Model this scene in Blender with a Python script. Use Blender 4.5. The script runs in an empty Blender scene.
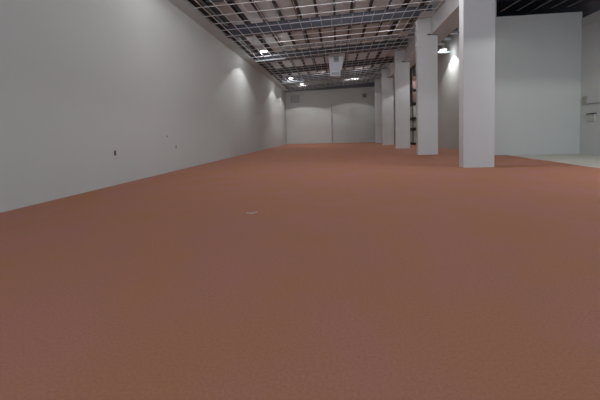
import bpy, bmesh, math, random
from mathutils import Vector, Matrix
random.seed(7)
C = bpy.context.scene.collection
H = 1.6                      # eye height of the camera; plan figures below are multiples of it
F_PX = 340.0

# ------------------------------------------------------------ camera
cam_data = bpy.data.cameras.new('camera'); cam = bpy.data.objects.new('camera', cam_data); C.objects.link(cam)
cam.location = (0, 0, H)
PITCH, ROLL = 0.060, -0.021
R3 = Matrix.Rotation(math.pi/2 - PITCH, 3, 'X') @ Matrix.Rotation(ROLL, 3, 'Z')
cam.rotation_euler = R3.to_euler()
cam_data.sensor_width = 36.0
cam_data.lens = 36.0*F_PX/600.0
_v = R3.transposed() @ Vector((0, 1, 0))           # the far end of the hall lands right of centre, above the middle
_ux, _uy = F_PX*_v.x/-_v.z, F_PX*_v.y/-_v.z
PX, PY = 337.0 - _ux, 132.0 + _uy
cam_data.shift_x = (300.0 - PX)/600.0
cam_data.shift_y = (PY - 200.0)/600.0
cam_data.clip_end = 300
bpy.context.scene.camera = cam

# ------------------------------------------------------------ world and exposure
world = bpy.data.worlds.new('world'); bpy.context.scene.world = world; world.use_nodes = True
bg = world.node_tree.nodes['Background']
bg.inputs['Color'].default_value = (0.76, 0.87, 1.0, 1)
bg.inputs['Strength'].default_value = 2.0
vs = bpy.context.scene.view_settings
vs.view_transform = 'Standard'; vs.look = 'None'; vs.gamma = 1.0; vs.use_curve_mapping = False
vs.exposure = 0.0
LAMP_W = 360.0               # each high-bay lamp
UP_W = 170.0

# ------------------------------------------------------------ materials
def mat(name, col, rough=0.6, noise=0.0, scale=4.0, bump=0.0, bscale=60.0, metal=0.0, emit=None, estr=0.0):
    m = bpy.data.materials.new(name); m.use_nodes = True
    nt = m.node_tree; p = nt.nodes['Principled BSDF']
    p.inputs['Base Color'].default_value = (*col, 1); p.inputs['Roughness'].default_value = rough
    p.inputs['Metallic'].default_value = metal
    p.inputs['Specular IOR Level'].default_value = 0.3
    if emit:
        p.inputs['Emission Color'].default_value = (*emit, 1); p.inputs['Emission Strength'].default_value = estr
    tc = nt.nodes.new('ShaderNodeTexCoord')
    if noise > 0:
        n = nt.nodes.new('ShaderNodeTexNoise'); n.inputs['Scale'].default_value = scale; n.inputs['Detail'].default_value = 5
        nt.links.new(tc.outputs['Object'], n.inputs['Vector'])
        r = nt.nodes.new('ShaderNodeMapRange')
        r.inputs['To Min'].default_value = 1-noise; r.inputs['To Max'].default_value = 1+noise
        nt.links.new(n.outputs['Fac'], r.inputs['Value'])
        mx = nt.nodes.new('ShaderNodeVectorMath'); mx.operation = 'SCALE'; mx.inputs[0].default_value = col
        nt.links.new(r.outputs['Result'], mx.inputs['Scale']); nt.links.new(mx.outputs['Vector'], p.inputs['Base Color'])
    if bump > 0:
        b = nt.nodes.new('ShaderNodeBump'); b.inputs['Strength'].default_value = bump; b.inputs['Distance'].default_value = 0.01
        n2 = nt.nodes.new('ShaderNodeTexNoise'); n2.inputs['Scale'].default_value = bscale; n2.inputs['Detail'].default_value = 3
        nt.links.new(tc.outputs['Object'], n2.inputs['Vector'])
        nt.links.new(n2.outputs['Fac'], b.inputs['Height']); nt.links.new(b.outputs['Normal'], p.inputs['Normal'])
    return m

M = {}
M['paint']   = mat('white_wall_paint', (0.50, 0.51, 0.50), 0.75, 0.03, 0.6, 0.05, 20)
M['paint2']  = mat('white_column_paint', (0.54, 0.54, 0.545), 0.65, 0.02, 1.0)
M['door']    = mat('pale_panel_paint', (0.55, 0.55, 0.53), 0.6, 0.03, 0.8)
M['vent']    = mat('grey_vent', (0.27, 0.27, 0.275), 0.6, 0.04, 8)
M['conc']    = mat('pale_concrete', (0.54, 0.53, 0.46), 0.6, 0.12, 1.2, 0.1, 30)
M['deck']    = mat('pale_deck_panel', (0.80, 0.88, 0.92), 0.7, 0.10, 1.5)
M['girder']  = mat('blue_grey_steel', (0.110, 0.118, 0.145), 0.5, 0.10, 6)
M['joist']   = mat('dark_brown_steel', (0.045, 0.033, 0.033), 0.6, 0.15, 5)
M['dark']    = mat('black_deck', (0.17, 0.175, 0.21), 0.7, 0.2, 3)
M['grid']    = mat('pale_tee_bar', (0.85, 0.83, 0.84), 0.5, 0.03, 3)
M['wire']    = mat('pale_wire', (0.4, 0.4, 0.4), 0.5, 0.03, 3)
M['tile']    = mat('white_ceiling_tile', (0.56, 0.63, 0.66), 0.8, 0.05, 10, 0.1, 80)
M['unit']    = mat('white_enamel', (0.72, 0.76, 0.82), 0.4, 0.03, 6)
M['slot']    = mat('dark_slot', (0.10, 0.10, 0.11), 0.6, 0.1, 6)
M['plastic'] = mat('dark_grey_plastic', (0.08, 0.075, 0.08), 0.5, 0.05, 20)
M['plate']   = mat('grey_plate', (0.30, 0.30, 0.27), 0.5, 0.05, 20)
M['lampm']   = mat('lamp_housing_metal', (0.7, 0.7, 0.7), 0.35, 0.03, 10)
M['lens']    = mat('lit_lens', (0.9, 0.9, 0.9), 0.4, emit=(1, 0.98, 0.94), estr=2.5, noise=0.01)
M['scrap']   = mat('pale_paper_scrap', (0.50, 0.42, 0.38), 0.8, 0.05, 30)
M['rack']    = mat('dark_rack_steel', (0.05, 0.04, 0.04), 0.5, 0.1, 10)
M['box']     = mat('pale_carton', (0.45, 0.46, 0.43), 0.7, 0.06, 5)
M['carton']  = mat('brown_carton', (0.13, 0.08, 0.06), 0.7, 0.1, 5)

def floor_material():
    m = bpy.data.materials.new('red_brown_floor'); m.use_nodes = True
    nt = m.node_tree; N = nt.nodes; L = nt.links; p = N['Principled BSDF']
    p.inputs['Roughness'].default_value = 0.85; p.inputs['Specular IOR Level'].default_value = 0.2
    tc = N.new('ShaderNodeTexCoord')
    def noise(s, d, stretch=None):
        n = N.new('ShaderNodeTexNoise'); n.inputs['Scale'].default_value = s; n.inputs['Detail'].default_value = d
        if stretch:
            mp = N.new('ShaderNodeMapping'); mp.inputs['Scale'].default_value = stretch
            L.new(tc.outputs['Object'], mp.inputs['Vector']); L.new(mp.outputs['Vector'], n.inputs['Vector'])
        else: L.new(tc.outputs['Object'], n.inputs['Vector'])
        return n
    big = noise(0.9, 5, (1, 0.7, 1)); fine = noise(45, 3)
    r = N.new('ShaderNodeValToRGB')
    r.color_ramp.elements[0].position = 0.40; r.color_ramp.elements[0].color = (0.358, 0.160, 0.090, 1)
    r.color_ramp.elements[1].position = 0.60; r.color_ramp.elements[1].color = (0.368, 0.161, 0.117, 1)
    L.new(big.outputs['Fac'], r.inputs['Fac'])
    mr = N.new('ShaderNodeMapRange'); mr.inputs['From Min'].default_value = 0.3; mr.inputs['From Max'].default_value = 0.7
    mr.inputs['To Min'].default_value = 0.90; mr.inputs['To Max'].default_value = 1.10
    L.new(fine.outputs['Fac'], mr.inputs['Value'])
    sc = N.new('ShaderNodeVectorMath'); sc.operation = 'SCALE'
    L.new(r.outputs['Color'], sc.inputs[0]); L.new(mr.outputs['Result'], sc.inputs['Scale'])
    L.new(sc.outputs['Vector'], p.inputs['Base Color'])
    b = N.new('ShaderNodeBump'); b.inputs['Strength'].default_value = 0.35; b.inputs['Distance'].default_value = 0.006
    L.new(fine.outputs['Fac'], b.inputs['Height']); L.new(b.outputs['Normal'], p.inputs['Normal'])
    return m
M['floor'] = floor_material()

# ------------------------------------------------------------ mesh helpers
def box(bm, x0, x1, y0, y1, z0, z1, bev=0.0):
    vs_ = [bm.verts.new(c) for c in ((x0,y0,z0),(x1,y0,z0),(x1,y1,z0),(x0,y1,z0),(x0,y0,z1),(x1,y0,z1),(x1,y1,z1),(x0,y1,z1))]
    fs = [bm.faces.new([vs_[i] for i in f]) for f in ((3,2,1,0),(4,5,6,7),(0,1,5,4),(1,2,6,5),(2,3,7,6),(3,0,4,7))]
    if bev > 0:
        es = {e for f in fs for e in f.edges}
        bmesh.ops.bevel(bm, geom=list(es), offset=bev, segments=2, affect='EDGES', profile=0.5)
def hexa(bm, bot, top):      # bot/top: four points each, counter-clockwise from above
    b = [bm.verts.new(p) for p in bot]; t = [bm.verts.new(p) for p in top]
    bm.faces.new(b[::-1]); bm.faces.new(t)
    for i in range(4):
        j = (i+1) % 4; bm.faces.new((b[i], b[j], t[j], t[i]))
def slant(bm, x0, x1, y0, y1, f, lo, hi):    # a bar whose underside and top follow the ceiling's fall f(x)
    hexa(bm, [(x0,y0,f(x0)+lo),(x1,y0,f(x1)+lo),(x1,y1,f(x1)+lo),(x0,y1,f(x0)+lo)],
             [(x0,y0,f(x0)+hi),(x1,y0,f(x1)+hi),(x1,y1,f(x1)+hi),(x0,y1,f(x0)+hi)])
def prism(bm, pts, z0, z1):
    a = [bm.verts.new((x, y, z0)) for x, y in pts]; b = [bm.verts.new((x, y, z1)) for x, y in pts]
    bm.faces.new(a[::-1]); bm.faces.new(b)
    for i in range(len(pts)):
        j = (i+1) % len(pts); bm.faces.new((a[i], a[j], b[j], b[i]))
def lathe(bm, prof, n=20, cx=0, cy=0):
    rings = []
    for r, z in prof:
        rings.append([bm.verts.new((cx+r*math.cos(2*math.pi*i/n), cy+r*math.sin(2*math.pi*i/n), z)) for i in range(n)])
    for a, b in zip(rings, rings[1:]):
        for i in range(n):
            j = (i+1) % n; bm.faces.new((a[i], a[j], b[j], b[i]))
    bm.faces.new(rings[0][::-1]); bm.faces.new(rings[-1])
def tube(bm, p0, p1, r, n=8):
    p0, p1 = Vector(p0), Vector(p1); d = (p1-p0).normalized()
    u = d.cross(Vector((0,0,1)) if abs(d.z) < .9 else Vector((1,0,0))).normalized(); w = d.cross(u)
    ra = [[bm.verts.new(p + u*(r*math.cos(2*math.pi*i/n)) + w*(r*math.sin(2*math.pi*i/n))) for i in range(n)] for p in (p0, p1)]
    for i in range(n):
        j = (i+1) % n; bm.faces.new((ra[0][i], ra[0][j], ra[1][j], ra[1][i]))
    bm.faces.new(ra[0][::-1]); bm.faces.new(ra[1])
def obj(name, bm, m, parent=None):
    bmesh.ops.recalc_face_normals(bm, faces=bm.faces[:])
    me = bpy.data.meshes.new(name); bm.to_mesh(me); bm.free(); me.materials.append(m)
    o = bpy.data.objects.new(name, me); C.objects.link(o)
    if parent: o.parent = parent
    return o
def tag(o, label, cat, group=None):
    o['label'] = label; o['category'] = cat
    if group: o['group'] = group
    return o
def thing(name, label, cat, loc=(0,0,0), group=None, rotz=0):
    o = bpy.data.objects.new(name, None); C.objects.link(o); o.location = loc; o.rotation_euler = (0,0,rotz)
    return tag(o, label, cat, group)
def struct(name, bm, m, label=None):
    o = obj(name, bm, m); o['kind'] = 'structure'
    if label: o['label'] = label
    return o
def dup(root, loc, label=None):
    r = root.copy(); C.objects.link(r); r.location = loc
    if label: r['label'] = label
    for ch in list(root.children):
        c = ch.copy(); C.objects.link(c); c.parent = r
        for g in ch.children:
            d = g.copy(); C.objects.link(d); d.parent = c
    return r

# ------------------------------------------------------------ main dimensions
XL = -4.60*H                 # left wall
XB = 3.81*H                  # left face of the bulkhead
XB1 = 4.55*H                 # its right face
XA = 5.89*H                  # side wall of the right aisle
XR = 9.14*H                  # right wall
YB = 49.5                    # back wall
YF = 20.5                    # frontal wall on the right
YN = -9.0                    # open front of the hall, behind the camera
SL = 0.081                   # fall of the roof towards the left wall
def zg(x): return H*(1+3.73) + SL*(x-XL)        # height of the suspended grid
DECK = 1.35                                      # deck over grid

# ------------------------------------------------------------ floor, walls, ceiling
bm = bmesh.new(); box(bm, XL-.3, XR+.3, YN, YB+.3, -0.30, -0.02)
struct('floor_slab', bm, M['conc'], 'pale bare concrete floor strip along the right wall').name = 'floor.001'
bm = bmesh.new()
epts = [(10.22,YF),(10.22,20.0),(10.17,18.7),(10.05,17.5),(10.18,16.3),(10.13,15.2),(10.04,14.0),(10.08,13.0),(9.98,11.5),(10.1,9.0),(10.0,4.0),(10.08,-3.0),(10.0,YN)]
poly = [(XL, YN), (XL, YB), (XA, YB), (XA, YF)] + epts
prism(bm, [p for p in poly][::-1], -0.02, 0.0)
struct('floor', bm, M['floor'], 'red-brown gritty floor surface filling the whole hall')

bm = bmesh.new(); box(bm, XL-.3, XL, YN, YB+.3, -0.02, 9.4); struct('wall_left', bm, M['paint'])
bm = bmesh.new(); box(bm, XL, XR+.3, YB, YB+.3, -0.02, 10.4); struct('wall_back', bm, M['paint'])
bm = bmesh.new(); box(bm, XA, XA+.25, YF+.25, YB, -0.02, 9.35); struct('wall_aisle', bm, M['paint'])
bm = bmesh.new()
hexa(bm, [(XA,YF,-.02),(XR,YF,-.02),(XR,YF+.25,-.02),(XA,YF+.25,-.02)],
         [(XA,YF,H*5.11),(XR,YF,H*5.24),(XR,YF+.25,H*5.24),(XA,YF+.25,H*5.11)])
struct('wall_right_return', bm, M['paint'])
bm = bmesh.new(); box(bm, XR, XR+.3, YN, YF+.25, -0.02, H*4.99); struct('wall_right', bm, M['paint'])
bm = bmesh.new(); box(bm, XR-.04, XR, YN, YF, H*4.68, H*4.99); struct('trim_1', bm, M['paint'])

bm = bmesh.new(); box(bm, XR+.3, XR+.5, YN, YB+.3, -0.02, 10.6); struct('wall_right_upper', bm, M['dark'])
# deck over the hall (pale panels) and the black deck over the aisle
bm = bmesh.new(); slant(bm, XL-.3, XB1, YN, YB+.3, zg, DECK, DECK+.12); struct('ceiling', bm, M['deck'])
bm = bmesh.new(); slant(bm, XB1, XR+.6, YN, YB+.3, zg, DECK-.25, DECK-.13); struct('ceiling.001', bm, M['dark'])

# solid border panel of the suspended ceiling along the left wall
XG = -4.205*H
bm = bmesh.new(); slant(bm, XL, XG, YN, YB, zg, 0.0, 0.03); struct('trim_2', bm, M['tile'])

# bulkhead running over the columns
bm = bmesh.new()
hexa(bm, [(XB,YN,H*4.78),(XB1,YN,H*4.78),(XB1,YB,H*4.78),(XB,YB,H*4.78)],
         [(XB,YN,zg(XB)+DECK),(XB1,YN,zg(XB1)+DECK-.25),(XB1,YB,zg(XB1)+DECK-.25),(XB,YB,zg(XB)+DECK)])
struct('trim_3', bm, M['paint2'])

# ------------------------------------------------------------ columns
CX0, CX1, CD = 3.27*H, 4.08*H, 0.50
cols = [(14.1, 'widest nearest white square column, cut off by the top of the picture'),
        (22.0, 'second nearest white column, the bulkhead meeting its upper right side'),
        (30.4, 'third white column from the camera, middle of the receding row'),
        (39.1, 'fourth white column, narrow, next to last before the back wall'),
        (46.1, 'furthest white column, standing close to the back wall')]
CAP = [zg(CX0)-.01]
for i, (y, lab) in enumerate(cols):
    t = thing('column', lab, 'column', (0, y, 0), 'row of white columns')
    bm = bmesh.new()
    b = bmesh.new()
    x0, x1 = CX0, CX1
    hexa(bm, [(x0,0,0),(x1,0,0),(x1,CD,0),(x0,CD,0)], [(x0,0,zg(x0)),(x1,0,zg(x1)),(x1,CD,zg(x1)),(x0,CD,zg(x0))])
    bmesh.ops.bevel(bm, geom=[e for e in bm.edges if abs(e.verts[0].co.x-e.verts[1].co.x) < 1e-4 and abs(e.verts[0].co.y-e.verts[1].co.y) < 1e-4], offset=0.012, segments=2, affect='EDGES')
    b.free()
    obj('shaft', bm, M['paint2'], t)
    bm = bmesh.new(); box(bm, 3.66*H, 4.07*H, -0.05, 0.0, H*4.80-.06, H*4.80)  # thin dark box in place of the shadow line under the bulkhead
    o = obj('shade_strip', bm, M['joist'], t); o['label'] = 'dark strip standing in for the shadow under the bulkhead'

# ------------------------------------------------------------ girders and joists
gy = [(21.8, .66, 'nearest deep blue-grey roof girder crossing the whole ceiling'),
      (29.0, .50, 'second nearest blue-grey roof girder, just before the white hanging heater'),
      (35.8, .55, 'third blue-grey roof girder, behind the white hanging heater'),
      (42.5, .80, 'fourth blue-grey roof girder, one before the back wall')]
for y, d, lab in gy:
    t = thing('roof_girder', lab, 'beam', (0, y, 0), 'girders under the roof deck')
    xa, xb = XG-.12, XB
    bm = bmesh.new(); slant(bm, xa, xb, -.02, .02, zg, .06, .04+d); obj('web', bm, M['girder'], t)
    bm = bmesh.new(); slant(bm, xa, xb, -.13, .13, zg, .035, .07); obj('flange', bm, M['girder'], t)
    bm = bmesh.new(); slant(bm, xa, xb, -.13, .13, zg, .03+d, .065+d); obj('flange', bm, M['girder'], t)
# lower header in front of the back wall
bm = bmesh.new()
def zh(x): return H*(1+3.70) + 0.040*(x-XL)
ya_, yb_ = YB-.40, YB-.05
hexa(bm, [(XL,ya_,zh(XL)),(XB,ya_,zh(XB)),(XB,yb_,zh(XB)),(XL,yb_,zh(XL))], [(XL,ya_,zg(XL)+.5),(XB,ya_,zg(XB)+.5),(XB,yb_,zg(XB)+.5),(XL,yb_,zg(XL)+.5)])
tag(obj('header_beam', bm, M['girder']), 'dark steel header running along the top of the back wall', 'beam')

JS = 1.15
jx = [k*JS for k in range(-6, 6) if XL+.25 < k*JS < XB-.2]
ORD = ['leftmost','second','third','fourth','fifth','sixth','seventh','eighth','ninth','tenth','eleventh','twelfth','thirteenth','fourteenth','fifteenth','sixteenth','seventeenth','eighteenth']
for i, x in enumerate(jx):
    bm = bmesh.new()
    double = i % 3 == 1
    for dx in ((-.09, .09) if double else (0,)):
        w = .035 if double else .065
        z0 = zg(x) + 1.08; z1 = zg(x) + DECK
        box(bm, x+dx-w, x+dx+w, 10.0, YB, z0, z1)
    tag(obj('roof_joist', bm, M['joist']), ORD[i]+' dark brown lengthwise roof joist'+(' from the left wall' if i else ' nearest the left wall')+(', a close pair of bars' if double else ''), 'joist', 'dark joists under the pale deck')
# a further dark channel along the left border
bm = bmesh.new(); box(bm, XG-.10, XG+.10, 10.0, YB-.45, zg(XG)+.25, zg(XG)+.5)
tag(obj('service_channel', bm, M['joist']), 'dark service channel along the left border of the ceiling grid', 'channel')

# seams between deck panels: purlin strips crossing the hall
for k, y in enumerate((18.4, 24.9, 32.0, 33.9, 38.8, 40.4, 45.0, 46.8)):
    bm = bmesh.new(); slant(bm, XG, XB, y-.06, y+.06, zg, .93, 1.08)
    tag(obj('roof_purlin', bm, M['vent'] if k % 2 else M['girder']), (('nearest' if k == 0 else ORD[k]+' nearest')+' slim '+('pale' if k % 2 else 'dark')+' purlin crossing under the roof joists'), 'purlin', 'slim purlins between girders')
# pipe crossing in front of second girder
bm = bmesh.new()
tube(bm, (-2.8*H, 26.8, zg(-2.8*H)+.35), (XB, 26.8, zg(XB)+.35), .11, 12)
tag(obj('duct_pipe', bm, M['vent']), 'grey round pipe crossing the ceiling before the second girder', 'pipe')

# ------------------------------------------------------------ suspended grid
g = thing('ceiling_grid', 'pale thin suspended ceiling grid of open rectangular cells', 'ceiling grid', (0, 0, 0))
LX = [-.18+.61*k for k in range(-14, 14)]
LX = [x for x in LX if XG < x < XB-.05]
LY = [17.8+1.2*k for k in range(-4, 27)]
LY = [y for y in LY if y < YB-.1]
for x in LX:
    bm = bmesh.new(); box(bm, x-.014, x+.014, LY[0], YB, zg(x)-.004, zg(x)+.0); box(bm, x-.003, x+.003, LY[0], YB, zg(x), zg(x)+.035)
    obj('main_runner', bm, M['grid'], g)
for y in LY:
    bm = bmesh.new(); slant(bm, XG, XB, y-.014, y+.014, zg, -.004, 0); slant(bm, XG, XB, y-.003, y+.003, zg, 0, .03)
    obj('cross_tee', bm, M['grid'], g)

tiles = [(CX0-.10, XB, 20.6, 21.75, 'white ceiling tile in front of the second column'),
         (2.90*H, XB, 30.0, 32.3, 'white ceiling tile beside the top of the third column'),
         (2.95*H, XB, 40.4, 42.0, 'white ceiling tile beside the top of the fourth column'),
         (2.95*H, XB, 47.2, 48.9, 'white ceiling tile beside the top of the furthest column'),
         (2.95*H, 3.32*H, 24.4, 25.6, 'lone white ceiling tile between the second and third columns'),
         (2.26, 2.87, 17.8, 19.0, 'lone pale ceiling tile before the nearest girder')]
for x0, x1, y0, y1, lab in tiles:
    bm = bmesh.new(); slant(bm, x0, x1, y0, y1, zg, .002, .02)
    tag(obj('ceiling_tile', bm, M['tile']), lab, 'ceiling tile', 'white tiles lying in the open grid')

# ------------------------------------------------------------ back wall panels and vents
def bx_(xpx, y=YB): return (xpx-337)/F_PX*y
def bz_(d, y=YB): return H + d/F_PX*y
t = thing('sliding_panel', 'tall pale sliding panel on the left half of the back wall', 'door', (0, YB-.006, 0))
bm = bmesh.new(); box(bm, XL+.05, -.75, -.08, 0, 0.0, bz_(24)); obj('panel', bm, M['door'], t)
bm = bmesh.new(); box(bm, -.75, -.68, -.10, 0, 0.0, bz_(28)); obj('edge_post', bm, M['vent'], t)
t = thing('wall_vent', 'grey framed vent high on the back wall near the left corner', 'vent', (bx_(296), YB, bz_(33.5)))
bm = bmesh.new()
for a in ((-.62,.62,-.06,0,-.5,-.43),(-.62,.62,-.06,0,.43,.5),(-.62,-.55,-.06,0,-.43,.43),(.55,.62,-.06,0,-.43,.43)): box(bm, *a)
obj('frame', bm, M['vent'], t)
bm = bmesh.new()
for k in range(7): box(bm, -.55, .55, -.03, 0, -.40+k*.12, -.34+k*.12)
obj('louvre', bm, M['plate'], t)
t = thing('wall_vent', 'small dark grey vent high on the back wall near the furthest column', 'vent', (bx_(365), YB, bz_(35.5)))
bm = bmesh.new(); box(bm, -.32, .32, -.08, 0, -.3, .3, .02); obj('frame', bm, M['vent'], t)
bm = bmesh.new()
for k in range(4): box(bm, -.25, .25, -.10, -.08, -.22+k*.12, -.16+k*.12)
obj('louvre', bm, M['plastic'], t)

# ------------------------------------------------------------ hanging unit
UY = 30.6
t = thing('hanging_heater', 'white suspended air heater hanging below the ceiling grid', 'air heater', (0, UY, 0))
bm = bmesh.new()
hexa(bm, [(-.55,-.3,H+5.45),(.50,-.3,H+5.45),(.50,.7,H+5.45),(-.55,.7,H+5.45)],
         [(-.60,-.35,H+6.95),(.85,-.35,H+6.95),(.85,.75,H+6.95),(-.60,.75,H+6.95)])
bmesh.ops.bevel(bm, geom=bm.edges[:], offset=.03, segments=2, affect='EDGES')
obj('housing', bm, M['unit'], t)
bm = bmesh.new(); box(bm, -.52, .42, -.25, .65, H+4.95, H+5.45, .02); obj('outlet_hood', bm, M['unit'], t)
bm = bmesh.new()
for k in range(2): box(bm, -.40, .30, -.27, -.25, H+5.08+k*.1, H+5.12+k*.1)
obj('outlet_slot', bm, M['slot'], t)
bm = bmesh.new()
for k in range(4): box(bm, -.15, .28, -.37, -.33, H+6.18+k*.12, H+6.24+k*.12)
obj('intake_grille', bm, M['slot'], t)
for x in (-.5, .72):
    bm = bmesh.new(); tube(bm, (x, .2, H+6.93), (x, .2, zg(x)+.9), .02); obj('hanger_rod', bm, M['lampm'], t)

# ------------------------------------------------------------ lamps
def make_lamp(label, stem=1.08):
    t = thing('high_bay_lamp', label, 'lamp', (0,0,0), 'high bay lamps')
    bm = bmesh.new(); lathe(bm, [(.05,.30),(.09,.29),(.10,.24),(.10,.18),(.06,.16)][::-1], 20); obj('ballast_housing', bm, M['lampm'], t)
    bm = bmesh.new(); lathe(bm, [(.30,.02),(.31,.03),(.22,.12),(.10,.17),(.05,.17)], 24); obj('reflector', bm, M['lampm'], t)
    bm = bmesh.new(); lathe(bm, [(.02,-.035),(.16,-.03),(.26,.0),(.27,.018),(.02,.019)], 24); obj('lens', bm, M['lens'], t)
    bm = bmesh.new(); tube(bm, (0,0,.29), (0,0,stem), .012); obj('stem', bm, M['lampm'], t)
    return t
def lamp_lights(loc, w=LAMP_W, dz=-.2, half=58, up=UP_W):
    l = bpy.data.lights.new('lamp_beam', 'SPOT'); l.energy = w; l.color = (0.98, 0.985, 0.98)
    l.spot_size = math.radians(2*half); l.spot_blend = 0.1; l.shadow_soft_size = 0.12
    o = bpy.data.objects.new('lamp_beam', l); C.objects.link(o); o.location = (loc[0], loc[1], loc[2]-.08)
    if up:
        l = bpy.data.lights.new('lamp_spill', 'POINT'); l.energy = up; l.color = (0.97, 0.98, 1.0); l.shadow_soft_size = 0.25 if dz < -.1 else 0.05
        o = bpy.data.objects.new('lamp_spill', l); C.objects.link(o); o.location = (loc[0], loc[1], loc[2]+dz)
LXX, RXX = -3.2*H, 5.3*H
lamps = [(-3.41*H, 26.5, 'lit lamp near the left wall, brighter and nearer of the two on the left'),
         (-3.26*H, 39.85, 'lit lamp near the left wall, further of the two on the left'),
         (5.4*H, 27.6, 'lit lamp glimpsed between the two nearest columns'),
         (RXX+.2, 36.2, 'lit lamp glimpsed between the second and third columns'),
         (-2.78*H, 45.0, 'lamp in the ceiling grid just before the back wall')]
first = None
for x, y, lab in lamps:
    z = zg(x) + .16 if x < XB else zg(XB)-.7
    if first is None:
        first = make_lamp(lab); first.location = (x, y, z)
    elif x > XB: make_lamp(lab, 1.97).location = (x, y, z)
    else: dup(first, (x, y, z), lab)
    up_ = 75 if x < 0 else 40
    lamp_lights((x, y, z), LAMP_W*(1.05 if x < 0 and y < 44 else 1.25 if y < 44 else 1.7), half=60 if y < 44 else 62, up=up_ if y < 44 else 50)
OFF = [(LXX, 13.0, .32, .08, 'left of the camera, lighting the near left wall'), (LXX, -.4, .3, .3, 'at the camera, on the left side'),
       (11.2, 9.6, 2.6, .3, 'to the right of the nearest column'), (RXX, .4, .2, .3, 'right of the camera'),
       (-.8*H, 14.3, .15, 2.1, 'added fill left of the middle of the hall'), (1.7*H, 14.3, .15, 2.2, 'added fill right of the middle of the hall'),  # no such lamps seen; added to brighten the deck
       (7.8*H, 13.5, .05, .3, 'added fill over the bare concrete strip')]  # unseen lamp added to brighten the frontal wall
for x, y, wk, uk, lab in OFF:                      # more of the same lamps above the frame, the last few added as fill
    z = zg(x) + .16 if x < XB else 6.8
    if x > XB: make_lamp('high bay lamp above the frame, '+lab, zg(x)+DECK-.45-z).location = (x, y, z)
    else: dup(first, (x, y, z), 'high bay lamp above the frame, '+lab)
    lamp_lights((x, y, z), LAMP_W*wk, half=58 if (x, y) == (LXX, 13.2) else 80, up=UP_W*uk)

# lamps added behind the girders, out of sight, to brighten deck and back wall
TUCK_FILL = [(-2.2*H, 23.0, .03, .25, 'left added fill lamp tucked behind the nearest girder'), (0.05*H, 23.0, .03, .25, 'middle added fill lamp tucked behind the nearest girder'),
        (2.2*H, 23.0, .03, .25, 'right added fill lamp tucked behind the nearest girder'),
        (-1.0*H, 37.0, .1, .35, 'left added fill lamp tucked behind the third girder'), (1.6*H, 37.0, .1, .35, 'right added fill lamp tucked behind the third girder'),
        (1.4*H, 43.8, 1.5, .3, 'added fill lamp tucked behind the girder nearest the back wall')]
for x, y, wk, uk, lab in TUCK_FILL:
    z = zg(x) + (.62 if y < 30 else .45 if y < 40 else .68)
    make_lamp(lab, zg(x)+DECK-.05-z).location = (x, y, z)
    lamp_lights((x, y, z), LAMP_W*wk, half=62, up=UP_W*uk, dz=-.06)

# pale strut bars beside the lamps
for x0, x1, y, lab in ((XG+.1, -2.6*H, 28.6, 'pale strut bar crossing the ceiling beyond the nearer left lamp'),
                       (XG+.1, -2.4*H, 41.3, 'pale strut bar crossing the ceiling beyond the further left lamp')):
    bm = bmesh.new(); slant(bm, x0, x1, y-.05, y+.05, zg, -.10, -.01)
    tag(obj('strut_bar', bm, M['tile']), lab, 'bar')
bm = bmesh.new(); box(bm, XB1, XA, 28.1, 28.25, zg(XB)-.80, zg(XB)-.66)
tag(obj('strut_bar', bm, M['tile']), 'pale strut bar spanning the right aisle beside its lamp', 'bar')

# ------------------------------------------------------------ right aisle roof details
for k, y in enumerate([18 + 1.7*k for k in range(10)]):
    bm = bmesh.new(); slant(bm, XB1, XA if y > YF else XR, y-.12, y+.12, lambda x: zg(XB), .25, .45)
    tag(obj('aisle_purlin', bm, M['deck'] if y > YF+2 else M['dark']), (('nearest' if k == 0 else ORD[k]+' nearest')+' purlin crossing the roof of the right aisle'), 'purlin', 'purlins over the right aisle')
for k in range(6):
    x = XA + .4 + k*1.0
    bm = bmesh.new(); tube(bm, (x+.55, 17.2, 8.62+.05*k), (x, YF+.1, 8.50+.05*k), .016)
    tag(obj('ceiling_wire', bm, M['wire']), ORD[k]+(' from the left of the' if k else ' of the')+' thin pale wires above the right-hand wall', 'wire', 'pale wires under the black roof')
bm = bmesh.new(); tube(bm, (XB1, 16.9, 7.95), (XR, 16.9, 8.25), .022)
tag(obj('conduit', bm, M['wire']), 'pale conduit crossing the black roof above the right wall', 'conduit')

# rack glimpsed between the second and third columns
t = thing('storage_rack', 'tall dark storage rack glimpsed between the second and third columns', 'rack', (0,0,0))
RX0, RX1, RY0, RY1 = XA-1.1, XA-.05, 37.5, 45.0
for x in (RX0, RX1-.1):
    for y in (RY0, 41.2, RY1-.1):
        bm = bmesh.new(); box(bm, x, x+.1, y, y+.1, 0, 8.2); obj('upright', bm, M['rack'], t)
lv = [0.25, 1.9, 3.05, 4.7, 6.2]
for z in lv:
    bm = bmesh.new(); box(bm, RX0, RX1, RY0, RY1, z-.12, z); obj('shelf', bm, M['rack'], t)
names = ['bottom', 'second', 'third', 'fourth', 'top']
for q, z in enumerate(lv):
    top = (lv+[7.9])[q+1]
    for k in range(4):
        y0 = RY0+.15+k*1.85
        bm = bmesh.new(); box(bm, RX0+.12, RX1-.12, y0, y0+1.5, z+.002, top-.35, .02)
        tag(obj('carton', bm, M['box'] if q < 3 else M['carton']), f'{"pale" if q < 3 else "brown"} carton on the {names[q]} shelf of the rack, {["nearest the camera","second from the near end","third from the near end","at the far end"][k]}', 'carton', f'cartons on the {names[q]} rack shelf')

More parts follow.
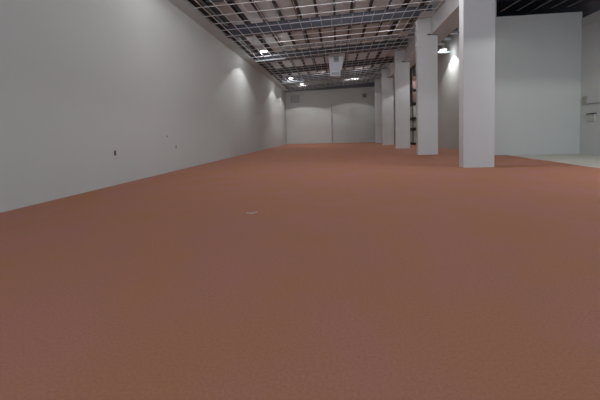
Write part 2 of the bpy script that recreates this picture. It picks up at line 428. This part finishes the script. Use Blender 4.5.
# ------------------------------------------------------------ small wall fittings
def left_at(xpx, ypx):
    # point of the left wall that the photograph shows at this place
    v = R3 @ Vector(((xpx-PX)/F_PX, -(ypx-PY)/F_PX, -1)); s = XL/v.x
    return (XL, v.y*s, H+v.z*s)
def right_at(xpx, ypx):
    v = R3 @ Vector(((xpx-PX)/F_PX, -(ypx-PY)/F_PX, -1)); s = XR/v.x
    return (XR, v.y*s, H+v.z*s)
def floor_at(xpx, ypx):
    v = R3 @ Vector(((xpx-PX)/F_PX, -(ypx-PY)/F_PX, -1)); s = -H/v.z
    return (v.x*s, v.y*s)
for (px, py, w, h_, m1, lab) in ((115, 153, .045, .115, 'plastic', 'dark wall socket low on the left wall, nearest the camera'),
                             (167.2, 136.3, .035, .04, 'plastic', 'tiny dark wall button on the left wall above the faint socket'),
                             (176, 147, .06, .12, 'plate', 'faint grey wall socket on the left wall, furthest of the fittings')):
    p = left_at(px, py)
    t = thing('wall_socket', lab, 'socket', p)
    bm = bmesh.new(); box(bm, 0, .012, -w, w, -h_*.75, h_*.75, .004); obj('plate', bm, M[m1], t)
    bm = bmesh.new()
    for s in (-.4, .25): box(bm, .012, .018, -w*.45, w*.45, h_*s, h_*s+h_*.22)
    obj('insert', bm, M['slot'], t)
p = right_at(584, 98)
yy = min(p[1], YF-.25)
for (py, lab) in ((98, 'upper of two small dark boxes in the far corner of the right wall'), (103, 'lower small dark box at the end of the conduit on the right wall')):
    q = right_at(585, py)
    bm = bmesh.new(); box(bm, XR-.08, XR, YF-.55, YF-.25, q[2]-.1, q[2]+.1, .01); tag(obj('junction_box', bm, M['plate']), lab, 'box')
q = right_at(592, 103.5)
bm = bmesh.new(); tube(bm, (XR-.04, YF-.55, q[2]), (XR-.04, 8.0, q[2]), .03); tag(obj('conduit', bm, M['plate']), 'grey conduit running along the right wall', 'conduit')
q = right_at(592.5, 117)
t = thing('wall_cabinet', 'small grey box with dark top on the right wall below the conduit', 'box', (XR, q[1], q[2]))
bm = bmesh.new(); box(bm, -.10, 0, -.27, .27, -.22, .16, .01); obj('body', bm, M['box'], t)
bm = bmesh.new(); box(bm, -.16, 0, -.31, .31, .16, .22, .01); obj('lid', bm, M['plastic'], t)

# scrap on the floor
a, b = floor_at(251, 213.8), floor_at(256, 212.8)
bm = bmesh.new()
pts = []
n = 12
import math as _m
c = floor_at(251, 213.6); L2 = (floor_at(256, 213.6)[0]-floor_at(246, 213.6)[0])/2
up_, dn_ = [], []
for i in range(n+1):
    u = -1 + 2*i/n
    x = c[0] + u*L2; y = c[1] + .10*(u*u) + .03*u; w = .030*(1-.75*abs(u)**2)
    up_.append((x, y+w)); dn_.append((x, y-w))
prism(bm, dn_ + up_[::-1], 0.0, 0.012)
tag(obj('paper_scrap', bm, M['scrap']), 'small pale curved scrap lying on the red-brown floor', 'scrap')
